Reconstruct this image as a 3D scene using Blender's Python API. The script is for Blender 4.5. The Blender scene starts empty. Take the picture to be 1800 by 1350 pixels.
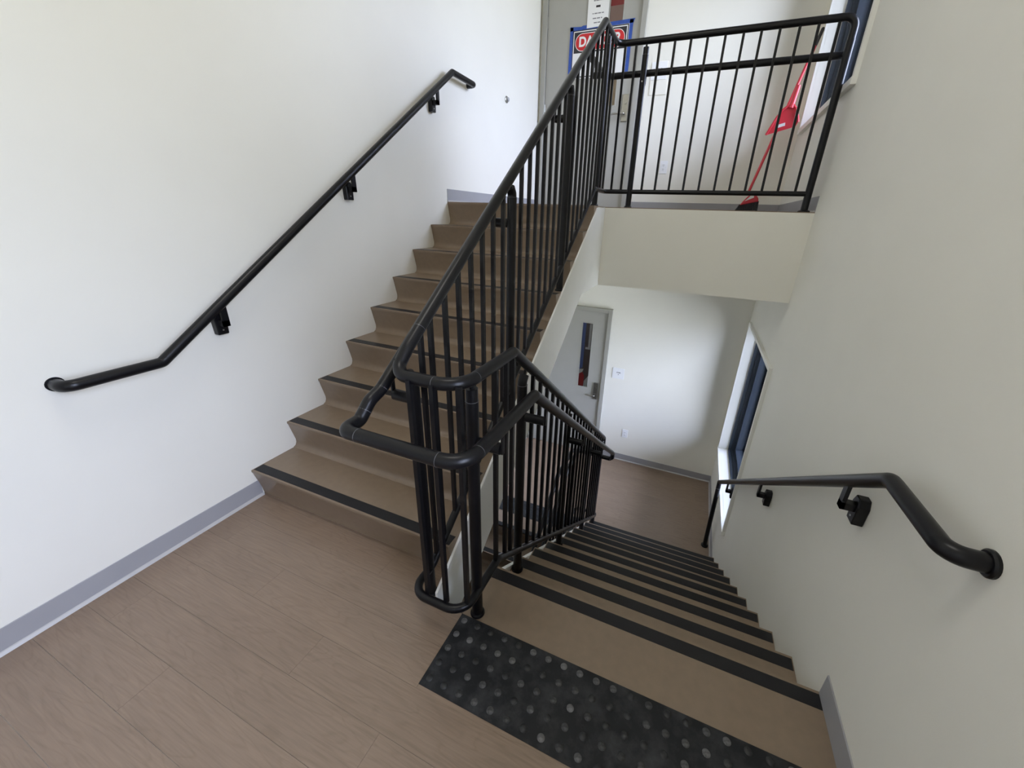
import bpy, bmesh, math, random
from mathutils import Vector, Matrix
random.seed(7)
S = bpy.context.scene
COL = S.collection
PI = math.pi

# ------------------------------------------------------------------ camera
cam_d = bpy.data.cameras.new('camera')
cam = bpy.data.objects.new('camera', cam_d)
COL.objects.link(cam)
RIGHT = Vector((0.9204258, 0.38952412, 0.03297432))
DOWN = Vector((0.176138, -0.33794038, -0.92453864))
FWD = Vector((-0.34898674, 0.85677725, -0.37965904))
cam.matrix_world = Matrix((
    (RIGHT.x, -DOWN.x, -FWD.x, 0.57564573),
    (RIGHT.y, -DOWN.y, -FWD.y, -0.97904037),
    (RIGHT.z, -DOWN.z, -FWD.z, 1.52423079),
    (0, 0, 0, 1)))
cam_d.sensor_fit = 'HORIZONTAL'
cam_d.sensor_width = 36.0
cam_d.lens = 684.652 / 1800 * 36.0
cam_d.shift_x = -32.065 / 1800
cam_d.shift_y = -16.526 / 1800
cam_d.clip_start = 0.02
S.camera = cam

# ------------------------------------------------------------------ world, light, exposure
W = bpy.data.worlds.new('overcast_sky')
S.world = W
W.use_nodes = True
wn, wl = W.node_tree.nodes, W.node_tree.links
wn.clear()
wo = wn.new('ShaderNodeOutputWorld')
wb = wn.new('ShaderNodeBackground')
wt = wn.new('ShaderNodeTexCoord')
ws = wn.new('ShaderNodeSeparateXYZ')
wr = wn.new('ShaderNodeValToRGB')
wl.new(wt.outputs['Generated'], ws.inputs[0])
wl.new(ws.outputs['Z'], wr.inputs[0])
wr.color_ramp.elements[0].position = 0.0
wr.color_ramp.elements[0].color = (0.29, 0.31, 0.33, 1)      # pale ground outside
wr.color_ramp.elements[1].position = 0.03
wr.color_ramp.elements[1].color = (0.325, 0.366, 0.480, 1)   # overcast sky: three times brighter overhead
ze = wr.color_ramp.elements.new(1.0)
ze.color = (0.95, 1.06, 1.40, 1)
wl.new(wr.outputs[0], wb.inputs[0])
wb.inputs[1].default_value = 29.0
wl.new(wb.outputs[0], wo.inputs[0])

S.view_settings.view_transform = 'Standard'
S.view_settings.look = 'None'
S.view_settings.gamma = 1.0
S.view_settings.use_curve_mapping = False
S.view_settings.exposure = 0.12
S.cycles.max_bounces = 14
S.cycles.diffuse_bounces = 8
S.cycles.transparent_max_bounces = 12
S.cycles.caustics_reflective = False
S.cycles.caustics_refractive = False
S.cycles.sample_clamp_indirect = 6.0
S.cycles.use_denoising = True

# ------------------------------------------------------------------ dimensions (metres)
XL, XR = -1.486, 1.2345            # left and right wall faces
YB, YR = 4.051, -1.62              # back wall, rear wall (behind the camera)
YF = 2.39                          # front edge of the upper floor
R, T = 0.178, 0.25                 # riser, tread
ZU, ZL = 9 * R, -10 * R            # upper and lower floor
Y1, YD = 0.077, 0.2185             # first nosing up, landing nosing
YN = 2.12                          # nosing of the lower flight
ZC, ZBOT = 4.65, -3.75
WX0, WX1 = -0.197, -0.0444         # the open well between the flights
SL = R / T
SX0 = WX0 - 0.0125                   # floors stop at the inner face of the stringer

# window openings in the right wall: (y0, y1, z0, z1)
WIN_UP = (2.325, 3.835, 2.335, 3.93)
WIN_LO = (2.345, 3.89, -1.135, 0.465)
WIN_LA = (-1.54, -0.66, 0.66, 2.72)
def portal(name, w):
    l = bpy.data.lights.new(name, 'AREA')
    l.shape = 'RECTANGLE'
    l.size, l.size_y = w[3] - w[2], w[1] - w[0]
    l.cycles.is_portal = True
    o = bpy.data.objects.new(name, l)
    COL.objects.link(o)
    o.location = (1.47, (w[0] + w[1]) / 2, (w[2] + w[3]) / 2)
    o.rotation_euler = (0, PI / 2, 0)                          # -Z points to -X, into the room
for n_, w_ in (('daylight_upper', WIN_UP), ('daylight_lower', WIN_LO), ('daylight_landing', WIN_LA)):
    portal(n_, w_)

def fill_lamp(name, x, y, z, sx, sy, power):
    l = bpy.data.lights.new(name, 'AREA')
    l.shape = 'RECTANGLE'
    l.size, l.size_y, l.energy = sx, sy, power
    l.color = (1.0, 0.975, 0.92)
    o = bpy.data.objects.new(name, l)
    COL.objects.link(o)
    o.location = (x, y, z)
fill_lamp('fill_lamp', -0.12, -0.35, ZC - 0.06, 1.3, 0.5, 27)  # unseen lamp added under the ceiling for ambient fill

# ------------------------------------------------------------------ materials
def new_mat(name):
    m = bpy.data.materials.new(name)
    m.use_nodes = True
    nt = m.node_tree
    return m, nt.nodes, nt.links, nt.nodes['Principled BSDF']

def mat(name, col, rough=0.5, metal=0.0, var=0.0, vscale=8.0, bump=0.0, bscale=200.0, spec=0.5, stretch=None):
    m, n, l, b = new_mat(name)
    b.inputs['Roughness'].default_value = rough
    b.inputs['Metallic'].default_value = metal
    b.inputs['Specular IOR Level'].default_value = spec
    tc = n.new('ShaderNodeTexCoord')
    src = tc.outputs['Object']
    if stretch:
        mp = n.new('ShaderNodeMapping')
        mp.inputs['Scale'].default_value = stretch
        l.new(src, mp.inputs[0]); src = mp.outputs[0]
    nz = n.new('ShaderNodeTexNoise')
    nz.inputs['Scale'].default_value = vscale
    nz.inputs['Detail'].default_value = 5
    l.new(src, nz.inputs['Vector'])
    rp = n.new('ShaderNodeValToRGB')
    rp.color_ramp.elements[0].position = 0.3
    rp.color_ramp.elements[1].position = 0.7
    rp.color_ramp.elements[0].color = tuple(c * (1 - var) for c in col) + (1,)
    rp.color_ramp.elements[1].color = tuple(min(1, c * (1 + var)) for c in col) + (1,)
    l.new(nz.outputs['Fac'], rp.inputs[0])
    l.new(rp.outputs[0], b.inputs['Base Color'])
    if bump:
        nb = n.new('ShaderNodeTexNoise')
        nb.inputs['Scale'].default_value = bscale
        nb.inputs['Detail'].default_value = 3
        l.new(src, nb.inputs['Vector'])
        bp = n.new('ShaderNodeBump')
        bp.inputs['Strength'].default_value = bump
        bp.inputs['Distance'].default_value = 0.002
        l.new(nb.outputs['Fac'], bp.inputs['Height'])
        l.new(bp.outputs[0], b.inputs['Normal'])
    return m

M_WALL = mat('wall_paint', (0.80, 0.785, 0.715), 0.55, var=0.012, vscale=3, bump=0.06, bscale=260, spec=0.35)
M_STRINGERLIT = mat('brightened_stringer_white', (0.90, 0.91, 0.90), 0.35, var=0.01, spec=0.45)  # white stringer paint, raised and cooled to stand in for cool side light
M_CEIL = mat('ceiling_paint', (0.80, 0.80, 0.77), 0.8, var=0.01, bump=0.05)
M_BASE = mat('grey_vinyl_base', (0.33, 0.33, 0.345), 0.45, var=0.02)
M_TOE = mat('pale_base_toe', (0.44, 0.43, 0.42), 0.45, var=0.02)
M_TREAD = mat('brown_rubber_tread', (0.226, 0.168, 0.118), 0.34, var=0.05, vscale=30, bump=0.04, bscale=400, spec=0.5)
M_STRIP = mat('black_abrasive_strip', (0.0105, 0.0105, 0.0125), 0.42, var=0.25, vscale=300, bump=0.25, bscale=900, spec=0.32)
M_METAL = mat('black_powder_coat', (0.0045, 0.0045, 0.0060), 0.33, var=0.05, vscale=40, bump=0.02, bscale=700, spec=0.30)
M_SEAM = mat('pale_weld_seam', (0.10, 0.10, 0.11), 0.35, spec=0.5)
M_SCREW = mat('steel_screw', (0.5, 0.5, 0.5), 0.3, metal=1.0)
M_DOOR = mat('grey_door_paint', (0.37, 0.365, 0.33), 0.42, var=0.02)
M_FRAME = mat('grey_frame_paint', (0.34, 0.335, 0.30), 0.42, var=0.02)
M_STEEL = mat('satin_steel', (0.40, 0.395, 0.37), 0.28, metal=1.0, var=0.04, vscale=60)
M_PLATE = mat('white_plastic', (0.80, 0.81, 0.82), 0.3, var=0.01)
M_SLOT = mat('dark_slot', (0.02, 0.02, 0.02), 0.6)
M_PAPER = mat('white_paper', (0.80, 0.80, 0.79), 0.7, var=0.01)
M_INK = mat('grey_ink', (0.22, 0.22, 0.23), 0.7)
M_INKB = mat('black_ink', (0.025, 0.022, 0.025), 0.6)
M_RED = mat('red_ink', (0.56, 0.018, 0.022), 0.5, var=0.03)
M_TAPE = mat('blue_painters_tape', (0.025, 0.075, 0.33), 0.6, var=0.15, vscale=35, bump=0.2, bscale=120)
M_TAPELIT = mat('lightened_blue_tape', (0.12, 0.19, 0.55), 0.6, var=0.08, vscale=30)  # lighter copy of the blue tape, making up for shade behind the glass
M_PINK = mat('pink_paper', (0.62, 0.40, 0.34), 0.7, var=0.03)
M_TAN = mat('tan_paper', (0.58, 0.43, 0.27), 0.7, var=0.03)
M_REDP = mat('red_plastic', (0.58, 0.03, 0.05), 0.28, var=0.05)
M_BRIST = mat('black_bristle', (0.02, 0.02, 0.024), 0.8, var=0.4, vscale=250, bump=0.8, bscale=500)
M_CASE = mat('white_casing', (0.82, 0.82, 0.78), 0.4, var=0.01)
M_ALU = mat('dark_blue_grey_aluminium', (0.032, 0.043, 0.062), 0.38, var=0.08, vscale=40, spec=0.5)
M_SLATE = mat('slate_void', (0.16, 0.12, 0.12), 0.7, var=0.1)

def glass_mat():
    m = bpy.data.materials.new('window_glass')
    m.use_nodes = True
    n, l = m.node_tree.nodes, m.node_tree.links
    n.clear()
    o = n.new('ShaderNodeOutputMaterial'); mx = n.new('ShaderNodeMixShader')
    tr = n.new('ShaderNodeBsdfTransparent'); gl = n.new('ShaderNodeBsdfGlossy'); fr = n.new('ShaderNodeFresnel')
    tr.inputs[0].default_value = (0.95, 0.955, 0.965, 1)
    gl.inputs['Roughness'].default_value = 0.02
    fr.inputs[0].default_value = 1.45
    l.new(fr.outputs[0], mx.inputs[0]); l.new(tr.outputs[0], mx.inputs[1]); l.new(gl.outputs[0], mx.inputs[2])
    l.new(mx.outputs[0], o.inputs[0])
    return m
M_GLASS = glass_mat()

def wood_mat():
    m, n, l, b = new_mat('vinyl_oak_plank')
    tc = n.new('ShaderNodeTexCoord'); oi = n.new('ShaderNodeObjectInfo')
    ad = n.new('ShaderNodeVectorMath'); ad.operation = 'ADD'
    sc = n.new('ShaderNodeVectorMath'); sc.operation = 'SCALE'; sc.inputs['Scale'].default_value = 37.0
    cx = n.new('ShaderNodeCombineXYZ')
    l.new(oi.outputs['Random'], cx.inputs[0]); l.new(oi.outputs['Random'], cx.inputs[1])
    l.new(cx.outputs[0], sc.inputs[0])
    l.new(tc.outputs['Object'], ad.inputs[0]); l.new(sc.outputs[0], ad.inputs[1])
    mp = n.new('ShaderNodeMapping'); mp.inputs['Scale'].default_value = (1.3, 9.0, 1.0)
    l.new(ad.outputs[0], mp.inputs[0])
    n1 = n.new('ShaderNodeTexNoise'); n1.inputs['Scale'].default_value = 1.6; n1.inputs['Detail'].default_value = 2
    n1.inputs['Distortion'].default_value = 0.6
    l.new(mp.outputs[0], n1.inputs['Vector'])
    mu = n.new('ShaderNodeMath'); mu.operation = 'MULTIPLY'; mu.inputs[1].default_value = 9.0
    fr = n.new('ShaderNodeMath'); fr.operation = 'PINGPONG'; fr.inputs[1].default_value = 0.5
    l.new(n1.outputs['Fac'], mu.inputs[0]); l.new(mu.outputs[0], fr.inputs[0])
    mp2 = n.new('ShaderNodeMapping'); mp2.inputs['Scale'].default_value = (5.0, 95.0, 1.0)
    l.new(ad.outputs[0], mp2.inputs[0])
    n2 = n.new('ShaderNodeTexNoise'); n2.inputs['Scale'].default_value = 1.5; n2.inputs['Detail'].default_value = 4
    l.new(mp2.outputs[0], n2.inputs['Vector'])
    mp3 = n.new('ShaderNodeMapping'); mp3.inputs['Scale'].default_value = (1.2, 3.0, 1.0)
    l.new(ad.outputs[0], mp3.inputs[0])
    n3 = n.new('ShaderNodeTexNoise'); n3.inputs['Scale'].default_value = 1.4; n3.inputs['Detail'].default_value = 2
    l.new(mp3.outputs[0], n3.inputs['Vector'])
    r1 = n.new('ShaderNodeValToRGB')
    r1.color_ramp.elements[0].position = 0.0; r1.color_ramp.elements[0].color = (0.222, 0.157, 0.110, 1)
    r1.color_ramp.elements[1].position = 0.22; r1.color_ramp.elements[1].color = (0.244, 0.175, 0.125, 1)
    l.new(fr.outputs[0], r1.inputs[0])
    r2 = n.new('ShaderNodeValToRGB')
    r2.color_ramp.elements[0].position = 0.3; r2.color_ramp.elements[0].color = (0.88, 0.88, 0.88, 1)
    r2.color_ramp.elements[1].position = 0.7; r2.color_ramp.elements[1].color = (1.08, 1.08, 1.08, 1)
    l.new(n2.outputs['Fac'], r2.inputs[0])
    m1 = n.new('ShaderNodeMixRGB'); m1.blend_type = 'MULTIPLY'; m1.inputs[0].default_value = 1.0
    l.new(r1.outputs[0], m1.inputs[1]); l.new(r2.outputs[0], m1.inputs[2])
    r3 = n.new('ShaderNodeValToRGB')
    r3.color_ramp.elements[0].position = 0.3; r3.color_ramp.elements[0].color = (0.94, 0.94, 0.94, 1)
    r3.color_ramp.elements[1].position = 0.7; r3.color_ramp.elements[1].color = (1.05, 1.05, 1.05, 1)
    l.new(n3.outputs['Fac'], r3.inputs[0])
    m2 = n.new('ShaderNodeMixRGB'); m2.blend_type = 'MULTIPLY'; m2.inputs[0].default_value = 1.0
    l.new(m1.outputs[0], m2.inputs[1]); l.new(r3.outputs[0], m2.inputs[2])
    # a little tone difference from plank to plank
    r4 = n.new('ShaderNodeMapRange'); r4.inputs['To Min'].default_value = 0.98; r4.inputs['To Max'].default_value = 1.02
    l.new(oi.outputs['Random'], r4.inputs['Value'])
    vm = n.new('ShaderNodeVectorMath'); vm.operation = 'SCALE'
    l.new(m2.outputs[0], vm.inputs[0]); l.new(r4.outputs[0], vm.inputs['Scale'])
    l.new(vm.outputs[0], b.inputs['Base Color'])
    b.inputs['Roughness'].default_value = 0.34
    b.inputs['Specular IOR Level'].default_value = 0.6
    bp = n.new('ShaderNodeBump'); bp.inputs['Strength'].default_value = 0.12; bp.inputs['Distance'].default_value = 0.001
    l.new(n2.outputs['Fac'], bp.inputs['Height']); l.new(bp.outputs[0], b.inputs['Normal'])
    return m
M_WOOD = wood_mat()

def mat_rubber():
    m, n, l, b = new_mat('black_rubber_mat')
    tc = n.new('ShaderNodeTexCoord')
    n1 = n.new('ShaderNodeTexNoise'); n1.inputs['Scale'].default_value = 11; n1.inputs['Detail'].default_value = 6
    n1.inputs['Roughness'].default_value = 0.65
    l.new(tc.outputs['Object'], n1.inputs['Vector'])
    rp = n.new('ShaderNodeValToRGB')
    rp.color_ramp.elements[0].position = 0.45; rp.color_ramp.elements[0].color = (0.0080, 0.0092, 0.0115, 1)
    rp.color_ramp.elements[1].position = 0.78; rp.color_ramp.elements[1].color = (0.050, 0.052, 0.058, 1)   # dusty scuffs
    l.new(n1.outputs['Fac'], rp.inputs[0]); l.new(rp.outputs[0], b.inputs['Base Color'])
    b.inputs['Roughness'].default_value = 0.5
    b.inputs['Specular IOR Level'].default_value = 0.28
    return m
M_MAT = mat_rubber()

def mat_stud():
    # worn stud tops: greyer where feet have rubbed them, differing from stud to stud
    m, n, l, b = new_mat('worn_rubber_stud')
    oi = n.new('ShaderNodeObjectInfo'); tc = n.new('ShaderNodeTexCoord')
    nz = n.new('ShaderNodeTexNoise'); nz.inputs['Scale'].default_value = 140
    l.new(tc.outputs['Object'], nz.inputs['Vector'])
    mu = n.new('ShaderNodeMath'); mu.operation = 'MULTIPLY'
    l.new(oi.outputs['Random'], mu.inputs[0]); l.new(nz.outputs['Fac'], mu.inputs[1])
    # wear gathers in the walking line, not at the corner by the post
    wv = n.new('ShaderNodeTexNoise'); wv.inputs['Scale'].default_value = 3.1
    l.new(oi.outputs['Location'], wv.inputs['Vector'])
    wm = n.new('ShaderNodeMapRange'); wm.inputs['From Min'].default_value = 0.40; wm.inputs['From Max'].default_value = 0.60
    wm.inputs['To Min'].default_value = 0.25; wm.inputs['To Max'].default_value = 1.25
    l.new(wv.outputs['Fac'], wm.inputs['Value'])
    m2 = n.new('ShaderNodeMath'); m2.operation = 'MULTIPLY'
    l.new(mu.outputs[0], m2.inputs[0]); l.new(wm.outputs[0], m2.inputs[1]); mu = m2
    rp = n.new('ShaderNodeValToRGB')
    rp.color_ramp.elements[0].position = 0.14; rp.color_ramp.elements[0].color = (0.012, 0.013, 0.015, 1)
    rp.color_ramp.elements[1].position = 0.55; rp.color_ramp.elements[1].color = (0.12, 0.12, 0.125, 1)
    l.new(mu.outputs[0], rp.inputs[0]); l.new(rp.outputs[0], b.inputs['Base Color'])
    b.inputs['Roughness'].default_value = 0.5
    return m
M_STUD = mat_stud()

# ------------------------------------------------------------------ building helpers
def tag(o, label=None, cat=None, group=None, kind=None):
    if label: o['label'] = label
    if cat: o['category'] = cat
    if group: o['group'] = group
    if kind: o['kind'] = kind
    return o

def root(name, loc, label=None, cat=None, group=None, kind=None):
    o = bpy.data.objects.new(name, None)
    o.empty_display_size = 0.1
    COL.objects.link(o)
    o.location = loc
    return tag(o, label, cat, group, kind)

def world_loc(o):
    v = Vector((0, 0, 0))
    while o:
        v += Vector(o.location); o = o.parent
    return v

class MB:
    """collects shapes given in world coordinates and links them as one mesh object"""
    def __init__(s):
        s.bm = bmesh.new()
    def box(s, x0, x1, y0, y1, z0, z1):
        v = [s.bm.verts.new(p) for p in ((x0, y0, z0), (x1, y0, z0), (x1, y1, z0), (x0, y1, z0),
                                         (x0, y0, z1), (x1, y0, z1), (x1, y1, z1), (x0, y1, z1))]
        for f in ((3, 2, 1, 0), (4, 5, 6, 7), (0, 1, 5, 4), (1, 2, 6, 5), (2, 3, 7, 6), (3, 0, 4, 7)):
            s.bm.faces.new([v[i] for i in f])
        return s
    def obox(s, c, ax, ay, az, hx, hy, hz):
        """oriented box: centre, three axes, half sizes"""
        c = Vector(c)
        v = []
        for dz in (-1, 1):
            for dx, dy in ((-1, -1), (1, -1), (1, 1), (-1, 1)):
                v.append(s.bm.verts.new(c + ax * (dx * hx) + ay * (dy * hy) + az * (dz * hz)))
        for f in ((3, 2, 1, 0), (4, 5, 6, 7), (0, 1, 5, 4), (1, 2, 6, 5), (2, 3, 7, 6), (3, 0, 4, 7)):
            s.bm.faces.new([v[i] for i in f])
        return s
    def prism(s, pts, axis, a0, a1):
        """closed 2D outline pushed along an axis; outline coordinates are the other two axes in xyz order"""
        def P(p, a):
            q = list(p); q.insert(axis, a); return q
        v0 = [s.bm.verts.new(P(p, a0)) for p in pts]
        v1 = [s.bm.verts.new(P(p, a1)) for p in pts]
        n = len(pts)
        s.bm.faces.new(v0[::-1]); s.bm.faces.new(v1)
        for i in range(n):
            s.bm.faces.new((v0[i], v0[(i + 1) % n], v1[(i + 1) % n], v1[i]))
        return s
    def tube(s, path, r, seg=16, bend=0.0, arc=7, square=False, cap=True, radii=None):
        pts = fillet([Vector(p) for p in path], bend, arc) if bend else [Vector(p) for p in path]
        n = len(pts)
        tang = []
        for i in range(n):
            a = pts[max(i - 1, 0)]; b = pts[min(i + 1, n - 1)]
            tang.append((b - a).normalized())
        t0 = tang[0]
        up = Vector((0, 0, 1)) if abs(t0.z) < 0.9 else Vector((1, 0, 0))
        u = t0.cross(up).normalized()
        rings = []
        for i in range(n):
            if i:
                q = tang[i - 1].rotation_difference(tang[i])
                u = (q @ u).normalized()
            w = tang[i].cross(u).normalized()
            ring = []
            rr = radii[i] if radii else r
            if i and i < n - 1:
                d0 = (pts[i] - pts[i - 1]).normalized(); d1 = (pts[i + 1] - pts[i]).normalized()
                k = 1 / max(0.5, math.cos(d0.angle(d1, 0) / 2))
                bis = (d0 - d1)
                bis = bis.normalized() if bis.length > 1e-6 else None
            else:
                k, bis = 1, None
            for j in range(seg):
                a = 2 * PI * j / seg + (PI / 4 if square else 0)
                d = u * math.cos(a) + w * math.sin(a)
                if bis and k > 1.0001:
                    d = d + bis * (d.dot(bis) * (k - 1))
                ring.append(s.bm.verts.new(pts[i] + d * rr))
            rings.append(ring)
        for i in range(n - 1):
            for j in range(seg):
                s.bm.faces.new((rings[i][j], rings[i][(j + 1) % seg], rings[i + 1][(j + 1) % seg], rings[i + 1][j]))
        if cap:
            s.bm.faces.new(rings[0][::-1]); s.bm.faces.new(rings[-1])
        return s
    def build(s, name, material, parent=None, smooth=False, bevel=0.0, bseg=2):
        bm = s.bm
        bmesh.ops.recalc_face_normals(bm, faces=bm.faces)
        if bevel:
            es = [e for e in bm.edges if len(e.link_faces) == 2 and e.calc_face_angle(0) > 0.6]
            bmesh.ops.bevel(bm, geom=es, offset=bevel, segments=bseg, affect='EDGES', profile=0.5)
        base = world_loc(parent) if parent else None
        if base is None:
            c = Vector((0, 0, 0))
            if bm.verts:
                lo = Vector([min(v.co[i] for v in bm.verts) for i in range(3)])
                hi = Vector([max(v.co[i] for v in bm.verts) for i in range(3)])
                c = Vector(((lo.x + hi.x) / 2, (lo.y + hi.y) / 2, lo.z))
        else:
            lo = Vector([min(v.co[i] for v in bm.verts) for i in range(3)])
            hi = Vector([max(v.co[i] for v in bm.verts) for i in range(3)])
            c = (lo + hi) / 2
        bmesh.ops.translate(bm, verts=bm.verts, vec=-c)
        me = bpy.data.meshes.new(name)
        bm.to_mesh(me); bm.free()
        me.materials.append(material)
        if smooth:
            for p in me.polygons:
                p.use_smooth = True
            me.set_sharp_from_angle(angle=math.radians(38))
        o = bpy.data.objects.new(name, me)
        COL.objects.link(o)
        if parent:
            o.parent = parent
            o.location = c - base
        else:
            o.location = c
        return o

def fillet(pts, rad, n):
    out = [pts[0]]
    for i in range(1, len(pts) - 1):
        a, b, c = pts[i - 1], pts[i], pts[i + 1]
        d0, d1 = (b - a).normalized(), (c - b).normalized()
        th = d0.angle(d1, 0)
        if th < 0.02:
            out.append(b); continue
        rr = rad[i] if isinstance(rad, (list, tuple)) else rad
        t = min(rr * math.tan(th / 2), 0.48 * (b - a).length, 0.48 * (c - b).length)
        rr = t / math.tan(th / 2)
        p0, p1 = b - d0 * t, b + d1 * t
        k = max(2, int(n * th / (PI / 2)) + 1)
        nrm = (d1 - d0 * d0.dot(d1)).normalized()
        cen = p0 + nrm * rr
        ax = d0.cross(d1).normalized()
        for j in range(k + 1):
            q = Matrix.Rotation(th * j / k, 3, ax)
            out.append(cen + q @ (p0 - cen))
    out.append(pts[-1])
    return out

def share(o, name, loc, parent, rot=None):
    """a copy of a part that shares its mesh; loc in world coordinates"""
    c = o.copy()
    c.name = name
    COL.objects.link(c)
    c.parent = parent
    c.location = Vector(loc) - (world_loc(parent) if parent else Vector())
    if rot is not None: c.rotation_euler = rot
    return c

def st(o):
    o['kind'] = 'structure'
    return o

# ------------------------------------------------------------------ room shell
WT = 0.28
st(MB().box(XL - WT, XL, YR - WT, YB + WT, ZBOT, ZC).build('wall_left', M_WALL))
st(MB().box(XL, XR, YR - WT, YR, ZBOT, ZC).build('wall_rear', M_WALL))
def wall_with_holes():
    m = MB()
    x0, x1 = XR, XR + WT
    cuts_y = sorted({YR - WT, YB + WT, *WIN_LA[:2], *WIN_UP[:2], *WIN_LO[:2]})
    cuts_z = sorted({ZBOT, ZC, *WIN_LA[2:], *WIN_UP[2:], *WIN_LO[2:]})
    def solid(ya, yb, za, zb):
        yc, zc = (ya + yb) / 2, (za + zb) / 2
        return not any(w[0] < yc < w[1] and w[2] < zc < w[3] for w in (WIN_UP, WIN_LO, WIN_LA))
    vs = {}
    def V(x, y, z):
        k = (x, y, z)
        if k not in vs: vs[k] = m.bm.verts.new(k)
        return vs[k]
    ny, nz = len(cuts_y) - 1, len(cuts_z) - 1
    S_ = [[solid(cuts_y[i], cuts_y[i + 1], cuts_z[j], cuts_z[j + 1]) for j in range(nz)] for i in range(ny)]
    for i in range(ny):
        for j in range(nz):
            if not S_[i][j]: continue
            ya, yb, za, zb = cuts_y[i], cuts_y[i + 1], cuts_z[j], cuts_z[j + 1]
            m.bm.faces.new((V(x0, ya, za), V(x0, ya, zb), V(x0, yb, zb), V(x0, yb, za)))
            m.bm.faces.new((V(x1, ya, za), V(x1, yb, za), V(x1, yb, zb), V(x1, ya, zb)))
            for di, dj, q in ((-1, 0, ((ya, za), (ya, zb))), (1, 0, ((yb, zb), (yb, za))), (0, -1, ((yb, za), (ya, za))), (0, 1, ((ya, zb), (yb, zb)))):
                a, b = i + di, j + dj
                if 0 <= a < ny and 0 <= b < nz and S_[a][b]: continue
                (p0, p1) = q
                m.bm.faces.new((V(x0, *p0), V(x1, *p0), V(x1, *p1), V(x0, *p1)))
    return m
st(wall_with_holes().build('wall_right', M_WALL))
st(MB().box(XL, XR, YB, YB + WT, ZBOT, ZC).build('wall_back', M_WALL))
st(MB().box(XL - WT, XR + WT, YR - WT, YB + WT, ZC, ZC + 0.2).build('ceiling', M_CEIL))

# floors: a plain slab each, vinyl planks laid on it
EPS = 0.004
f0 = MB()
f0.prism([(XL, YR), (XR, YR), (XR, YD - 0.07), (WX1 - 0.0, YD - 0.07), (WX1, -0.075), (WX0, -0.075), (WX0, -0.0355), (SX0, -0.0355), (SX0, Y1 + 0.034), (XL, Y1 + 0.034)], 2, -0.30, -EPS)
floor_land = st(f0.build('floor', M_WALL))
f1 = MB()
f1.prism([(XL, YB), (XL, 2.195), (SX0, 2.195), (SX0, YF), (XR, YF), (XR, YB)], 2, ZU - 0.006, ZU)
floor_up = st(f1.build('floor', M_TREAD))
f2 = MB()
f2.prism([(XL, YB), (XL, YN + 0.062), (WX0, YN + 0.062), (WX0, 2.52), (WX1, 2.52), (WX1, YD + 9 * T + 0.04), (XR, YD + 9 * T + 0.04), (XR, YB)], 2, ZL - 0.3, ZL - EPS)
floor_low = st(f2.build('floor', M_TREAD))
# the drywall box under the upper floor: its front is the pale fascia over the lower flight
zs = ZU - 0.617
c1 = MB()
c1.prism([(XL, YB), (XL, 2.20), (SX0, 2.20), (SX0, YF), (XR, YF), (XR, YB)], 2, zs, ZU - 0.006)
st(c1.build('ceiling', M_WALL))
st(MB().box(XL - WT, XR + WT, YR - WT, YB + WT, ZBOT - 0.2, ZBOT).build('floor', M_TREAD))

def planks(parent, z, rows, spans, start):
    """rows: list of (y0,y1); spans(y0,y1) -> list of (x0,x1)"""
    proto = {}
    for k, (ya, yb) in enumerate(rows):
        for (xa, xb) in spans(ya, yb):
            cuts = [xa]
            x = start + (0.41 * k) % 1.22 - 2.44
            while x < xb:
                if x > xa + 0.08 and x < xb - 0.08: cuts.append(x)
                x += 1.22
            cuts.append(xb)
            for a, b in zip(cuts, cuts[1:]):
                g = 0.00035
                MB().box(a + g, b - g, ya + g, yb - g, z - EPS, z).build('plank', M_WOOD, parent)
rows = []
y = 0.10
rows.append((0.10, Y1 + 0.034))
while y > YR:
    rows.append((max(y - 0.1485, YR), y)); y -= 0.1485
MATX, MATY0, MATY1 = -0.066, -0.332, -0.050
def land_spans(ya, yb):
    if yb > -0.05 + 0.003: return [(XL, SX0)]
    if yb > -0.345: return [(XL, MATX)]
    return [(XL, XR)]
rows2 = []
for (a, b) in rows:                                   # cut the row under the front edge of the mat
    rows2.append((a, b))
planks(floor_land, 0.0, rows2, land_spans, 0.30)
# planks between the mat's near edge and the next joint
MB().box(MATX + 0.0006, XR, -0.3464, MATY0, -EPS, 0).build('plank', M_WOOD, floor_land)
rowsl = []
y = YD + 9 * T + 0.036
while y < YB - 0.01:
    rowsl.append((y, min(y + 0.1485, YB))); y += 0.1485
planks(floor_low, ZL, rowsl, lambda a, b: [(XL, XR)] if a > 2.52 else [(XL, WX0), (WX1, XR)], 0.62)
MB().box(XL, WX0, YN, YD + 9 * T + 0.035, ZL - EPS, ZL).build('plank', M_WOOD, floor_low)

# vinyl bases with a pale toe
def base(name, x0, x1, y0, y1, z, side):
    o = MB().box(x0, x1, y0, y1, z, z + 0.10).build(name, M_BASE, bevel=0.0012, bseg=1)
    st(o)
    t = 0.011
    if side == '+x': MB().prism([(x1, z), (x1 + t, z), (x1 + 0.004, z + 0.011), (x1, z + 0.013)], 1, y0, y1).build('toe', M_TOE, o)
    if side == '-x': MB().prism([(x0, z), (x0 - t, z), (x0 - 0.004, z + 0.011), (x0, z + 0.013)], 1, y0, y1).build('toe', M_TOE, o)
    if side == '-y': MB().prism([(y0, z), (y0 - t, z), (y0 - 0.004, z + 0.011), (y0, z + 0.013)], 0, x0, x1).build('toe', M_TOE, o)
    return o
base('baseboard_left', XL, XL + 0.004, YR, Y1 + 0.028, 0, '+x')
base('baseboard_left', XL, XL + 0.004, Y1 + 8 * T + 0.002, YB, ZU, '+x')
base('baseboard_left', XL, XL + 0.004, YN, YB, ZL, '+x')
base('baseboard_right', XR - 0.005, XR, YR, YD - 0.004, 0, '')
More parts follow.
